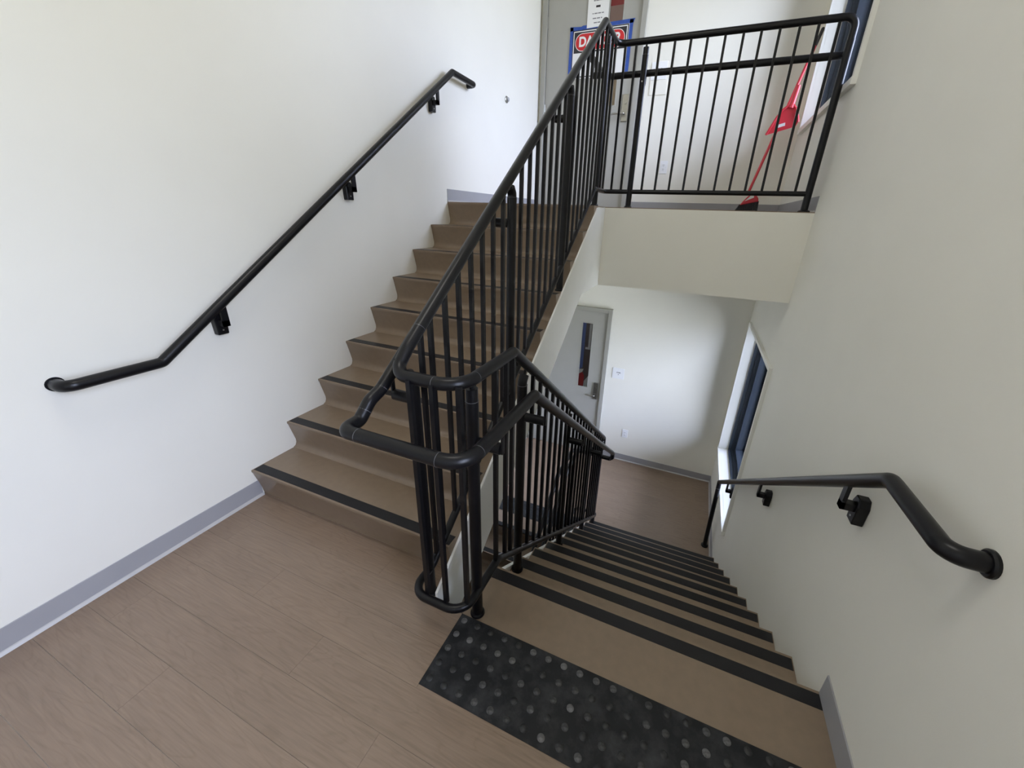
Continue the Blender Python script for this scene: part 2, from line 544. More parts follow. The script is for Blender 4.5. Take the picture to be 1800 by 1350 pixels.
base('baseboard_right', XR - 0.004, XR, YF, YB, ZU, '-x')
base('baseboard_right', XR - 0.004, XR, YD + 9 * T + 0.05, YB, ZL, '-x')
base('baseboard_back', -0.333, XR - 0.004, YB - 0.004, YB, ZU, '-y')
base('baseboard_back', -0.345, XR - 0.004, YB - 0.004, YB, ZL, '-y')

# ------------------------------------------------------------------ windows
def window(name, w):
    y0, y1, z0, z1 = w
    r = root(name, (XR, (y0 + y1) / 2, z0), kind='structure')
    xf = XR + 0.088
    def ring(nm, xa, xb, iy0, iy1, iz0, iz1, th, material, bev=0.0):
        m = MB()
        m.box(xa, xb, iy0, iy0 + th, iz0, iz1); m.box(xa, xb, iy1 - th, iy1, iz0, iz1)
        m.box(xa, xb, iy0 + th, iy1 - th, iz0, iz0 + th); m.box(xa, xb, iy0 + th, iy1 - th, iz1 - th, iz1)
        return m.build(nm, material, r)
    ring('lining', XR - 0.001, xf, y0 - 0.003, y1 + 0.003, z0 - 0.003, z1 + 0.003, 0.004, M_CASE)
    # narrow casing on the wall, the bottom piece deeper like a stool
    m = MB(); cw = 0.030; px = XR - 0.024
    m.box(px, XR, y0 - cw, y0, z0, z1 + cw)
    m.box(px, XR, y1, y1 + cw, z0, z1 + cw)
    m.box(px, XR, y0, y1, z1, z1 + cw)
    m.build('casing', M_CASE, r)
    MB().box(XR - 0.030, XR, y0 - cw - 0.004, y1 + cw + 0.004, z0 - 0.040, z0).build('sill', M_CASE, r)
    ring('frame', xf, xf + 0.040, y0, y1, z0, z1, 0.012, M_ALU)
    ring('frame', xf + 0.040, xf + 0.075, y0, y1, z0, z1, 0.022, M_ALU)
    ring('sash', xf + 0.075, xf + 0.150, y0, y1, z0, z1, 0.048, M_ALU)
    MB().box(xf + 0.118, xf + 0.124, y0 + 0.046, y1 - 0.046, z0 + 0.046, z1 - 0.046).build('pane', M_GLASS, r)
window('window_1', WIN_UP)
window('window_2', WIN_LO)
window('window_3', WIN_LA)

# ------------------------------------------------------------------ doors
def text_obj(txt, size, material, parent, c, name='lettering', bold=0.0, sx=1.0):
    """flat raised letters on a plane facing -Y, centred at c (world)"""
    cu = bpy.data.curves.new('txt', 'FONT')
    cu.body = txt; cu.size = size; cu.align_x = 'CENTER'; cu.align_y = 'CENTER'
    cu.extrude = 0.0004; cu.offset = bold
    tmp = bpy.data.objects.new('txt', cu)
    COL.objects.link(tmp)
    dg = bpy.context.evaluated_depsgraph_get()
    me = bpy.data.meshes.new_from_object(tmp.evaluated_get(dg))
    bpy.data.objects.remove(tmp); bpy.data.curves.remove(cu)
    me.name = name
    me.transform(Matrix.Rotation(PI / 2, 4, 'X') @ Matrix.Diagonal((sx, 1, 1, 1)))
    me.materials.clear(); me.materials.append(material)
    o = bpy.data.objects.new(name, me)
    COL.objects.link(o)
    o.parent = parent
    o.location = Vector(c) - world_loc(parent)
    return o

DX0, DX1 = -1.458, -0.338            # outside of the frame
def door(name, zf, back):
    r = root(name, ((DX0 + DX1) / 2, YB, zf), kind='structure')
    fw, top = 0.053, zf + 2.205
    yf0 = YB - 0.044
    m = MB()
    m.box(DX0, DX0 + fw, yf0, YB + 0.02, zf, top); m.box(DX1 - fw, DX1, yf0, YB + 0.02, zf, top)
    m.box(DX0 + fw, DX1 - fw, yf0, YB + 0.02, top - fw, top)
    m.build('frame', M_FRAME, r, bevel=0.002, bseg=1)
    la, lb, lt = DX0 + fw + 0.004, DX1 - fw - 0.004, top - fw - 0.004
    yl = YB - 0.020
    g = (-0.722, -0.585, zf + 1.06, zf + 1.985)         # vision panel
    m = MB()
    m.box(la, g[0], yl, YB + 0.02, zf + 0.006, lt); m.box(g[1], lb, yl, YB + 0.02, zf + 0.006, lt)
    m.box(g[0], g[1], yl, YB + 0.02, zf + 0.006, g[2]); m.box(g[0], g[1], yl, YB + 0.02, g[3], lt)
    leaf = m.build('leaf', M_DOOR, r)
    MB().box(la - 0.004, la, yl + 0.003, YB, zf, lt).box(lb, lb + 0.004, yl + 0.003, YB, zf, lt).box(la - 0.004, lb + 0.004, yl + 0.003, YB, lt, lt + 0.004).build('gap', M_SLOT, r)
    m = MB(); b = 0.012
    m.box(g[0] - b, g[0], yl - 0.004, yl + 0.004, g[2] - b, g[3] + b); m.box(g[1], g[1] + b, yl - 0.004, yl + 0.004, g[2] - b, g[3] + b)
    m.box(g[0], g[1], yl - 0.004, yl + 0.004, g[2] - b, g[2]); m.box(g[0], g[1], yl - 0.004, yl + 0.004, g[3], g[3] + b)
    m.build('vision_frame', M_DOOR, r)
    MB().box(g[0], g[1], yl + 0.003, yl + 0.006, g[2], g[3]).build('pane', M_GLASS, r)
    back(r, g, yl + 0.009)
    # hinges on the left edge
    for hz in (0.25, 1.06, 1.86):
        MB().tube([(la - 0.001, yl - 0.004, zf + hz - 0.05), (la - 0.001, yl - 0.004, zf + hz + 0.05)], 0.006, 10).build('hinge', M_STEEL, r, smooth=True)
    # escutcheon plate, lever and cylinder
    px, pz = -0.463, zf + 1.028
    MB().box(px - 0.034, px + 0.034, yl - 0.016, yl, pz - 0.127, pz + 0.127).build('lock_plate', M_STEEL, r, bevel=0.004)
    MB().tube([(px, yl - 0.014, pz - 0.06), (px, yl - 0.062, pz - 0.06), (px - 0.125, yl - 0.062, pz - 0.06), (px - 0.135, yl - 0.050, pz - 0.062)], 0.010, 10, bend=0.015, arc=4).build('lever', M_STEEL, r, smooth=True)
    MB().tube([(px, yl - 0.014, pz - 0.06), (px, yl - 0.024, pz - 0.06)], 0.026, 20).build('rose', M_STEEL, r, smooth=True)
    MB().tube([(px, yl - 0.014, pz + 0.05), (px, yl - 0.026, pz + 0.05)], 0.017, 16).build('cylinder', M_STEEL, r, smooth=True)
    return r
def back_up(r, g, y):
    zt = g[3] - 0.06
    MB().box(g[0], g[1], y, y + 0.003, ZU + 1.50, zt).build('paper', M_PINK, r)
    MB().box(g[0], g[1], y, y + 0.003, zt, g[3]).build('paper', M_RED, r)
    MB().box(g[0], g[1], y, y + 0.003, g[2], ZU + 1.50).build('paper', M_TAN, r)
def back_lo(r, g, y):
    w = g[1] - g[0]
    MB().box(g[0], g[1], y + 0.004, y + 0.006, g[2], g[3]).build('backing', M_SLATE, r)
    MB().prism([(g[0], g[2] + 0.25), (g[0] + 0.042, g[2] + 0.28), (g[0] + 0.046, g[3]), (g[0], g[3])], 1, y, y + 0.003).build('tape_strip', M_TAPELIT, r)
    MB().box(g[1] - 0.042, g[1] - 0.012, y, y + 0.003, g[3] - 0.34, g[3] - 0.01).build('paper', M_PAPER, r)
    MB().box(g[1] - 0.078, g[1] - 0.012, y, y + 0.003, g[3] - 0.37, g[3] - 0.34).build('paper', M_PAPER, r)
    MB().prism([(g[0], g[2]), (g[0] + 0.072, g[2]), (g[0] + 0.076, g[2] + 0.16), (g[0] + 0.045, g[2] + 0.215), (g[0], g[2] + 0.18)], 1, y, y + 0.003).build('paper', M_RED, r)
    MB().prism([(g[0], g[2] + 0.18), (g[0] + 0.045, g[2] + 0.215), (g[0] + 0.06, g[2] + 0.26), (g[0], g[2] + 0.25)], 1, y, y + 0.003).build('paper', M_PAPER, r)
    MB().prism([(g[0] + 0.074, g[2]), (g[1], g[2]), (g[1], g[2] + 0.17), (g[0] + 0.078, g[2] + 0.08)], 1, y, y + 0.003).build('paper', M_PAPER, r)
door_up = door('door_1', ZU, back_up)
door_lo = door('door_2', ZL, back_lo)
YL = YB - 0.020                       # face of the door leaves

# ------------------------------------------------------------------ staircases
def riser_profile(yn, z, d, zlow, depth, cove=True):
    """(y,z) outline of one rubber step; d=+1: the step is reached walking to +y, riser faces -y"""
    P = [(0, z), (-0.0005, z - 0.012), (0.004, z - 0.020), (0.030, zlow + 0.045)] + ([(0.029, zlow + 0.026), (0.022, zlow + 0.010), (0.006, zlow + 0.0012),
         (0.006, zlow - 0.012)] if cove else [(0.035, zlow + 0.006), (0.034, zlow)]) + [(0.060, zlow - (0.012 if cove else 0)), (0.060, z - 0.05), (depth + 0.05, z - 0.05), (depth + 0.05, z)]
    # the cove runs out onto the tread below
    Q = [(yn + d * s, zz) for s, zz in P]
    return Q
def make_step(parent, yn, z, d, zlow, depth, x0, x1, first=False):
    o = MB().prism(riser_profile(yn, z, d, zlow, depth, not first), 0, x0, x1).build('step', M_TREAD, parent, smooth=True)
    a, b = yn + d * 0.011, yn + d * 0.064
    MB().box(x0 + 0.006, x1 - 0.004, min(a, b), max(a, b), z, z + 0.0012).build('abrasive_strip', M_STRIP, o)
    return o
up = root('staircase', ((XL + WX0) / 2, Y1, 0), 'upper flight of brown rubber stairs with black strips rising along the left white wall', 'staircase')
SX = WX0 - 0.012                      # inner face of the up stringer
for i in range(1, 10):
    dp = T if i < 9 else 0.068
    make_step(up, Y1 + (i - 1) * T, i * R, 1, (i - 1) * R, dp, XL + 0.0013, SX, first=(i == 1))
def nose(y): return R + SL * (y - Y1)
ytop = Y1 + (ZU - 0.012 - R + 0.068) / SL
m = MB()
m.prism([(-0.035, nose(-0.035) - 0.068), (ytop, ZU - 0.012), (2.30, ZU - 0.012), (2.388, ZU - 0.004), (2.388, zs), (1.876, zs), (0.30, zs - SL * 1.576), (-0.035, -0.33)], 0, SX, WX0)
m.build('stringer', M_STRINGERLIT, up, bevel=0.0015, bseg=1)
m = MB()
m.prism([(0.0, -0.28), (2.05, -0.28 + 2.05 * SL), (2.05, -0.31 + 2.05 * SL), (0.0, -0.31)], 0, XL + 0.0013, SX)
m.build('soffit', M_WALL, up)

dn = root('staircase', ((WX1 + XR) / 2, YD + 1.1, ZL), 'lower right flight of brown rubber stairs descending from the landing beside the right wall', 'staircase')
# landing tread in front of the mat
for i in range(0, 10):
    zt = -i * R
    make_step(dn, YD + i * T, zt, -1, zt - R, (YD - MATY1 - 0.05) if i == 0 else T, WX1 - (0.0205 if i == 0 else 0), XR - 0.0013)
def nosed(y): return -SL * (y - YD)
m = MB()
m.prism([(-0.02, -0.06), (0.19, -0.06), (0.275, nosed(0.275) - 0.045), (2.47, nosed(2.47) - 0.040), (2.51, ZL), (2.51, ZL - 0.28), (2.3, ZL - 0.28), (0.2, -0.46), (-0.02, -0.3)], 0, WX1 - 0.020, WX1)
m.build('stringer', M_STRINGERLIT, dn, bevel=0.0015, bseg=1)
m = MB()
m.prism([(0.15, -0.46), (2.30, -0.46 - 2.15 * SL), (2.30, -0.50 - 2.15 * SL), (0.15, -0.50)], 0, WX1, XR - 0.0013)
m.build('soffit', M_WALL, dn)

lw = root('staircase', ((XL + WX0) / 2, YN - 1.0, ZL - 9 * R), 'lowest flight of brown stairs seen deep down the well through the black pickets', 'staircase')
for i in range(0, 9):
    zt = ZL - i * R
    yn = YN - i * T
    o = MB().prism(riser_profile(yn, zt, 1, zt - R, 0.0 + T if i else 0.0), 0, XL + 0.0013, SX).build('step', M_TREAD, lw, smooth=True)
    MB().box(XL + 0.006, SX - 0.004, yn + 0.011, yn + 0.064, zt, zt + 0.0045 if i == 0 else zt + 0.0012).build('abrasive_strip', M_STRIP, o)
m = MB()
m.prism([(YN - 8 * T, ZL - 8 * R - 0.40), (YN, ZL - 0.40), (YN + 0.1, ZL - 0.30), (YN + 0.1, ZL - 0.004), (YN, ZL - 0.07), (YN - 8 * T, ZL - 8 * R - 0.07)], 0, SX, WX0)
m.build('stringer', M_STRINGERLIT, lw)

# ------------------------------------------------------------------ tactile mats
def tactile(label, x0, x1, y0, y1, z, rows, xs0, single):
    r = root('tactile_mat', ((x0 + x1) / 2, (y0 + y1) / 2, z), label, 'mat')
    MB().box(x0, x1, y0, y1, z, z + 0.003).build('sheet', M_MAT, r)
    proto = None
    allm = MB()
    for k, yy in enumerate(rows):
        x = xs0
        while x < x1 - 0.02:
            if x > x0 + 0.02:
                if single:
                    if proto is None:
                        pm = MB()
                        pm.tube([(x, yy, z + 0.003), (x, yy, z + 0.0045), (x, yy, z + 0.006)], 0.01, 14, radii=[0.0125, 0.0105, 0.0085])
                        proto = pm.build('stud', M_STUD, r, smooth=True)
                    else:
                        share(proto, 'stud', (x, yy, z + 0.0045), r)
                else:
                    allm.tube([(x, yy, z + 0.003), (x, yy, z + 0.006)], 0.01, 8, radii=[0.0125, 0.0085])
            x += 0.0603
    if not single:
        allm.build('studs', M_STUD, r)['kind'] = 'stuff'
tactile('black rubber tactile mat with worn round studs at the head of the descending stairs', MATX, XR - 0.004, MATY0, MATY1, 0.0,
        [-0.0725, -0.131, -0.188, -0.245, -0.302], 0.320 - 0.0603 * 6, True)
tactile('dark tactile mat on the bottom floor seen between the black pickets', XL + 0.02, WX0, 2.365, 2.62, ZL,
        [2.40, 2.46, 2.52, 2.58], XL + 0.05, False)

# ------------------------------------------------------------------ guard railing round the well
RT, RH, RB = 0.0205, 0.0215, 0.0165     # top rail, handrail, bottom rail radii
XU, XD = -0.235, 0.000                  # rail lines on the up side and on the down side
XUH, XDH = -0.328, 0.098                # handrail lines
YG = 2.440                              # rail across the upper floor
ZG, ZH, ZB = 1.052, 0.903, 0.145        # heights over the landing
ZG2, ZH2, ZB2 = 2.668, 2.507, 1.7165    # heights across the upper floor
XE = 1.176                              # end post of the cross rail
gr = root('guard_railing', ((XU + XD) / 2, 1.2, 0), 'long black steel guard railing wrapping the open stair well with pickets and handrail', 'railing')
KU = 0.739
def ug(y): return 1.1335 + KU * (y + 0.0155)          # centre of the up top rail
def ub(y): return 0.3245 + 0.7325 * (y - 0.2415)      # up bottom rail
def dgz(y): return 1.031 - 0.7185 * (y - 0.290)     # down top rail
def db(y): return -0.525 - 0.722 * (y - 1.069)      # down bottom rail
def dhz(y): return 0.903 - 0.713 * (y - 0.243)
def uhz(y): return 1.025 + 0.739 * y
YTOPB = -0.0155 + (ZG2 - 1.1335) / KU
YBB = 0.2415 + (ZB2 - 0.3245) / 0.7325
yg0 = -0.105
ygb = 0.290 - (ZG - 1.031) / 0.7185
ybb = 1.069 - (ZB + 0.525) / 0.722
YE = 2.47                                # where the down rails end
ZGL = dgz(YE) - 0.17
top_path = [(XE, YG, ZU + 0.95), (XE, YG, ZG2), (XU, YG, ZG2), (XU, YTOPB, ZG2), (XU, -0.035, ug(-0.035)), (XU, yg0, ZG), (XD, yg0, ZG), (XD, ygb, ZG),
            (XD, YE, dgz(YE)), (XD, YE + 0.012, ZGL), (XU, YE + 0.012, ZGL), (XU, 2.05, ZGL), (XU, 0.85, ZGL - 1.2 * SL)]
top_bend = [0, 0.06, 0.075, 0.03, 0.10, 0.075, 0.085, 0.03, 0.05, 0.06, 0.08, 0.05, 0]
m = MB(); m.tube(top_path, RT, 18, bend=top_bend, arc=9)
top_rail = m.build('top_rail', M_METAL, gr, smooth=True)
bot_path = [(XE, YG, ZB2), (XU, YG, ZB2), (XU, YBB, ZB2), (XU, 0.2415 - (0.3245 - ZB) / 0.7325, ZB), (XU, -0.14, ZB), (XD, -0.14, ZB), (XD, ybb, ZB),
            (XD, YE - 0.02, db(YE - 0.02)), (XD, YE + 0.035, db(YE - 0.02) - 0.01), (XU, YE + 0.035, db(YE - 0.02) - 0.01), (XU, 2.1, db(YE - 0.02) - 0.05), (XU, 0.85, db(YE - 0.02) - 0.05 - 1.25 * SL)]
m = MB(); m.tube(bot_path, RB, 14, bend=[0, 0.05, 0.04, 0.05, 0.075, 0.075, 0.03, 0.03, 0.04, 0.06, 0.05, 0], arc=8)
m.build('bottom_rail', M_METAL, gr, smooth=True)
YHF = -0.250
YHG = 2.535
yht = (ZH2 - 1.025) / 0.739
hand_path = [(XE + 0.015, YHG, ZH2), (XUH, YHG, ZH2), (XUH, yht, ZH2), (XUH, -0.075, uhz(-0.075)), (XUH, -0.130, 0.950), (XUH, -0.180, ZH), (XUH, YHF, ZH), (XDH, YHF, ZH), (XDH, 0.243, ZH),
             (XDH, 2.53, dhz(2.53)), (XDH, 2.55, dhz(2.53) - 0.085), (XUH, 2.55, dhz(2.53) - 0.085), (XUH, 2.05, dhz(2.53) - 0.085), (XUH, 0.85, dhz(2.53) - 0.085 - 1.2 * SL)]
m = MB(); m.tube(hand_path, RH, 18, bend=[0, 0.06, 0.03, 0.08, 0.05, 0.03, 0.062, 0.075, 0.012, 0.05, 0.035, 0.06, 0.05, 0], arc=9)
hand = m.build('handrail', M_METAL, gr, smooth=True)

# pale seams where the bent fittings meet the straight tube
def seam(parent, c, d, r):
    d = Vector(d).normalized(); c = Vector(c)
    MB().tube([c - d * 0.0008, c + d * 0.0008], r + 0.0004, 20).build('seam', M_SEAM, parent, smooth=True)
su = (0, 1, KU)
seam(top_rail, (XU, 0.03, ug(0.03)), su, RT)
seam(top_rail, (XD - 0.088, yg0, ZG), (1, 0, 0), RT)
seam(top_rail, (XD, yg0 + 0.09, ZG), (0, 1, 0), RT)
seam(hand, (XUH + 0.064, YHF, ZH), (1, 0, 0), RH)
seam(hand, (XDH - 0.078, YHF, ZH), (1, 0, 0), RH)
seam(hand, (XDH, YHF + 0.078, ZH), (0, 1, 0), RH)
seam(hand, (XUH, -0.072, uhz(-0.072)), su, RH)
seam(hand, (XUH, -0.155, 0.926), (0, 1, 0.9), RH)

# posts: foot flange, tube, collar ring, tilted swivel fitting and pin up to the rail
def post(x, y, zf, zr, slope, rp=0.0215):
    """zr: centre height of the rail over the post; slope of the rail dz/dy"""
    n = Vector((0, -slope, 1)).normalized() if slope else Vector((0, 0, 1))
    tilt_len = 0.060
    zt = zr - RT - 0.075 if slope else zr - RT - 0.06
    p = MB().tube([(x, y, zf + 0.006), (x, y, zt)], rp, 16).build('post', M_METAL, gr, smooth=True)
    MB().tube([(x, y, zf + 0.0006), (x, y, zf + 0.006), (x, y, zf + 0.013)], 0.03, 20, radii=[0.0295, 0.0295, 0.0245]).build('foot_flange', M_METAL, p, smooth=True)
    MB().tube([(x, y, zt - 0.0008), (x, y, zt + 0.0008)], rp + 0.0008, 20).build('collar', M_SEAM, p, smooth=True)
    a = Vector((x, y, zt - 0.004))
    b = a + Vector((0, 0, 0.018)) + n * 0.030
    MB().tube([a, a + Vector((0, 0, 0.018)), b], rp - 0.0015, 16, bend=0.02, arc=3).build('swivel', M_METAL, p, smooth=True)
    # pin ends inside the rail
    zr2 = zr + (0.045 if zf == 0.0 and slope else 0)
    e = b + n * max(0.02, (zr2 - b.z) * n.z)
    MB().tube([b - n * 0.004, e], 0.007, 10).build('pin', M_METAL, p, smooth=True)
    return p
posts_up = [(XU, -0.020, 0.0, ug(-0.02) - 0.045, KU), (XU, 0.735, 3 * R, ug(0.735), KU), (XU, 1.475, 6 * R, ug(1.475), KU), (XU, 2.193, ZU, ZG2, 0)]
posts_dn = [(-0.012, -0.019, 0.0, ZG, 0), (-0.014, 0.385, -R, dgz(0.385), -0.7185), (-0.014, 1.135, -4 * R, dgz(1.135), -0.7185),
            (-0.014, 1.885, -7 * R, dgz(1.885), -0.7185), (-0.010, 2.425, -9 * R, dgz(2.425), -0.7185)]
posts_cr = [(-0.029, YG, ZU, ZG2, 0)]
P_up = [post(a[0] - 0.005, *a[1:]) for a in posts_up]
P_dn = [post(a[0], a[1], a[2] + (0.0008 if a[2] < 0 else 0), *a[3:]) for a in posts_dn]
P_cr = [post(*a) for a in posts_cr]
pe = MB().tube([(XE, YG, ZU + 0.006), (XE, YG, ZU + 0.952)], 0.0225, 16).build('post', M_METAL, gr, smooth=True)
MB().tube([(XE, YG, ZU + 0.0006), (XE, YG, ZU + 0.006), (XE, YG, ZU + 0.013)], 0.03, 20, radii=[0.038, 0.038, 0.027]).build('foot_flange', M_METAL, pe, smooth=True)

# square pickets
HB = 0.0078
def picket(x, y, z0, z1):
    MB().box(x - HB, x + HB, y - HB, y + HB, z0, z1).build('picket', M_METAL, gr)
def far(y, ps, d=0.034): return all(abs(y - q[1]) > d for q in ps)
y = 0.086
while y < 2.41:
    zt = ug(y) if y < YTOPB else ZG2
    zb = ub(y) if y < YBB else ZB2
    if far(y, posts_up): picket(XU, y, zb, zt)
    y += 0.0922
picket(XU, 0.030, ub(0.030), ug(0.030))
for x in (-0.168, -0.085): picket(x, -0.122, ZB, ZG)
picket(XD - 0.006, -0.10, ZB, ZG)
for y in (0.120, 0.205, 0.262):
    picket(XD, y, ZB if y < ybb else db(y), ZG if y < ygb else dgz(y))
y = 0.470
while y < 2.46:
    if far(y, posts_dn, 0.03): picket(XD, y, db(y), dgz(y))
    y += 0.0955
for x in (-0.176, -0.099, 0.061, 0.160, 0.2625, 0.3655, 0.473, 0.580, 0.6815, 0.784, 0.890, 0.9895, 1.094):
    picket(x, YG, ZB2, ZG2)
for x in (-0.17, -0.08): picket(x, YE + 0.024, db(YE) - 0.01, ZGL)
y = 2.40
while y > 0.9:
    zt = ZGL if y > 2.05 else ZGL - SL * (2.05 - y)
    zb = db(YE - 0.02) - 0.05 - (SL * (2.1 - y) if y < 2.1 else -0.04 * (y - 2.1) / 0.37)
    picket(XU, y, zb, zt)
    y -= 0.0955

# handrail brackets: a round stub from the post, a flat upright to the underside of the rail
def stub(p, x0, x1, y, zr):
    """arm from the post at x0 to below the handrail at x1; zr centre of handrail"""
    z0 = zr - 0.082
    s = 1 if x1 > x0 else -1
    b = MB().tube([(x0, y, z0), (x1 - s * 0.006, y, z0)], 0.020, 16).build('bracket', M_METAL, p, smooth=True)
    MB().box(x1 - 0.0035, x1 + 0.0035, y - 0.008, y + 0.008, z0 - 0.016, zr - 0.012).build('upright', M_METAL, b)
for q, p in zip(posts_up[:1], P_up[:1]): stub(p, q[0] - 0.02, XUH, -0.02, uhz(-0.02))
for q, p in zip(posts_up[1:3], P_up[1:3]): stub(p, q[0] - 0.02, XUH, q[1], uhz(q[1]))
stub(P_up[3], XU - 0.02, XUH, 2.193, ZH2)
stub(P_dn[0], 0.01, XDH, -0.019, ZH)
for q, p in zip(posts_dn[1:], P_dn[1:]): stub(p, q[0] + 0.02, XDH, q[1], dhz(q[1]))
# bracket on the cross rail's inner post
MB().tube([(-0.029, YG + 0.02, ZH2 - 0.075), (-0.029, YHG, ZH2 - 0.075), (-0.029, YHG, ZH2 - 0.01)], 0.010, 10, bend=0.015, arc=3).build('bracket', M_METAL, P_cr[0], smooth=True)
MB().tube([(-0.029, YG - 0.0205, 2.43), (-0.029, YG - 0.0235, 2.43)], 0.0045, 10).build('screw', M_SCREW, P_cr[0])
MB().tube([(XE, YG + 0.015, ZH2), (XE, YHG, ZH2)], 0.014, 12).build('bracket', M_METAL, pe, smooth=True)

# ------------------------------------------------------------------ wall handrails
def wall_bracket(parent, xw, xr, y, zr):
    s = 1 if xr > xw else -1
    zb = zr - 0.092
    o = MB().prism([(y - 0.024, zb - 0.060), (y + 0.024, zb - 0.060), (y + 0.027, zb + 0.012), (y + 0.014, zb + 0.040), (y - 0.014, zb + 0.040), (y - 0.027, zb + 0.012)], 0, xw, xw + s * 0.034).build('bracket', M_METAL, parent, bevel=0.003, bseg=1)
    MB().box(min(xw + s * 0.02, xr + s * 0.006), max(xw + s * 0.02, xr + s * 0.006), y - 0.014, y + 0.014, zb - 0.015, zb + 0.012).build('arm', M_METAL, o)
    MB().box(xr - 0.006, xr + 0.006, y - 0.014, y + 0.014, zb - 0.015, zr - 0.010).build('upright', M_METAL, o)
    MB().tube([(xw + s * 0.034, y, zb - 0.038), (xw + s * 0.0355, y, zb - 0.038)], 0.004, 8).build('screw', M_SCREW, o)

XLR = XL + 0.070
hl = root('wall_handrail', (XLR, 1.0, 1.3), 'black round handrail on the left white wall climbing beside the upper stairs', 'handrail')
lz0, ly0, lz1, ly1 = 0.903, -0.167, 2.510, 2.116
m = MB().tube([(XL, -0.455, lz0), (XLR, -0.455, lz0), (XLR, ly0, lz0), (XLR, ly1, lz1), (XLR, 2.450, lz1), (XL, 2.450, lz1)], RH, 18, bend=[0, 0.062, 0.03, 0.012, 0.045, 0], arc=9)
rail_l = m.build('rail', M_METAL, hl, smooth=True)
def lz(y): return lz0 + (lz1 - lz0) / (ly1 - ly0) * (y - ly0)
for y in (0.100, 0.985, 1.895): wall_bracket(hl, XL, XLR, y + 0.012, lz(y + 0.012))
MB().tube([(XL, -0.455, lz0), (XL + 0.004, -0.455, lz0)], 0.026, 20).build('wall_cap', M_METAL, hl, smooth=True)

XRR = XR - 0.070
hr = root('wall_handrail', (XRR, 1.4, 0), 'black round handrail on the right cream wall going down to a floor post', 'handrail')
rz0, ry0, rz1, ry1 = 0.884, 0.222, -0.955, 2.840
m = MB().tube([(XR, -0.060, rz0 + 0.010), (XRR, -0.060, rz0 + 0.010), (XRR, ry0, rz0), (XRR, ry1, rz1), (XRR + 0.01, ry1 - 0.035, ZL + 0.01)], RH, 18, bend=[0, 0.066, 0.045, 0.03, 0], arc=9)
m.build('rail', M_METAL, hr, smooth=True)
def rz(y): return rz0 + (rz1 - rz0) / (ry1 - ry0) * (y - ry0)
for y in (0.433, 1.405, 2.393): wall_bracket(hr, XR, XRR, y - 0.012, rz(y - 0.012))
MB().tube([(XR, -0.060, rz0 + 0.010), (XR - 0.006, -0.060, rz0 + 0.010), (XR - 0.010, -0.060, rz0 + 0.010)], 0.03, 24, radii=[0.030, 0.030, 0.026]).build('wall_cap', M_METAL, hr, smooth=True)
MB().tube([(XRR + 0.01, ry1 - 0.035, ZL), (XRR + 0.01, ry1 - 0.035, ZL + 0.012), (XRR + 0.01, ry1 - 0.035, ZL + 0.02)], 0.03, 20, radii=[0.036, 0.036, 0.025]).build('foot_flange', M_METAL, hr, smooth=True)
MB().tube([(XRR, ry1 - 0.004, rz1 - 0.075), (XRR, ry1 - 0.004, rz1 - 0.071)], RH + 0.0008, 20).build('seam', M_SEAM, hr, smooth=True)

# ------------------------------------------------------------------ signs and notices on the upper door
sx0, sx1, sz0, sz1 = -1.118, -0.500, 2.93, 3.372
sg = root('danger_sign', ((sx0 + sx1) / 2, YL, sz0), 'white danger sign with red oval, taped with blue tape to the upper grey door', 'sign')
y0 = YL - 0.0062
MB().box(sx0, sx1, y0, y0 + 0.0015, sz0, sz1).build('board', M_PAPER, sg)
b = 0.008
def outline(nm, x0, x1, z0, z1, t, y, material):
    m = MB()
    m.box(x0, x0 + t, y - 0.0004, y, z0, z1); m.box(x1 - t, x1, y - 0.0004, y, z0, z1)
    m.box(x0, x1, y - 0.0004, y, z0, z0 + t); m.box(x0, x1, y - 0.0004, y, z1 - t, z1)
    return m.build(nm, material, sg)
outline('border', sx0 + 0.012, sx1 - 0.012, sz0 + 0.012, sz1 - 0.012, 0.009, y0, M_INKB)
hx0, hx1, hz0, hz1 = sx0 + 0.030, sx1 - 0.030, sz1 - 0.212, sz1 - 0.030
MB().box(hx0, hx1, y0 - 0.0005, y0, hz0, hz1).build('header', M_INKB, sg)
def stadium(x0, x1, z0, z1, y, t, nm, material, k=14):
    r_ = (z1 - z0) / 2
    c = []
    for j in range(k + 1): a = PI / 2 + PI * j / k; c.append((x0 + r_ + r_ * math.cos(a), z0 + r_ + r_ * math.sin(a)))
    for j in range(k + 1): a = -PI / 2 + PI * j / k; c.append((x1 - r_ + r_ * math.cos(a), z0 + r_ + r_ * math.sin(a)))
    return MB().prism(c, 1, y - t, y).build(nm, material, sg)
stadium(hx0 + 0.012, hx1 - 0.012, hz0 + 0.014, hz1 - 0.012, y0 - 0.0005, 0.0005, 'oval_edge', M_PAPER)
stadium(hx0 + 0.018, hx1 - 0.018, hz0 + 0.020, hz1 - 0.018, y0 - 0.0010, 0.0005, 'oval', M_RED)
text_obj('DANGER', 0.118, M_PAPER, sg, ((sx0 + sx1) / 2, y0 - 0.0018, (hz0 + hz1) / 2 + 0.001), bold=0.004, sx=0.95)
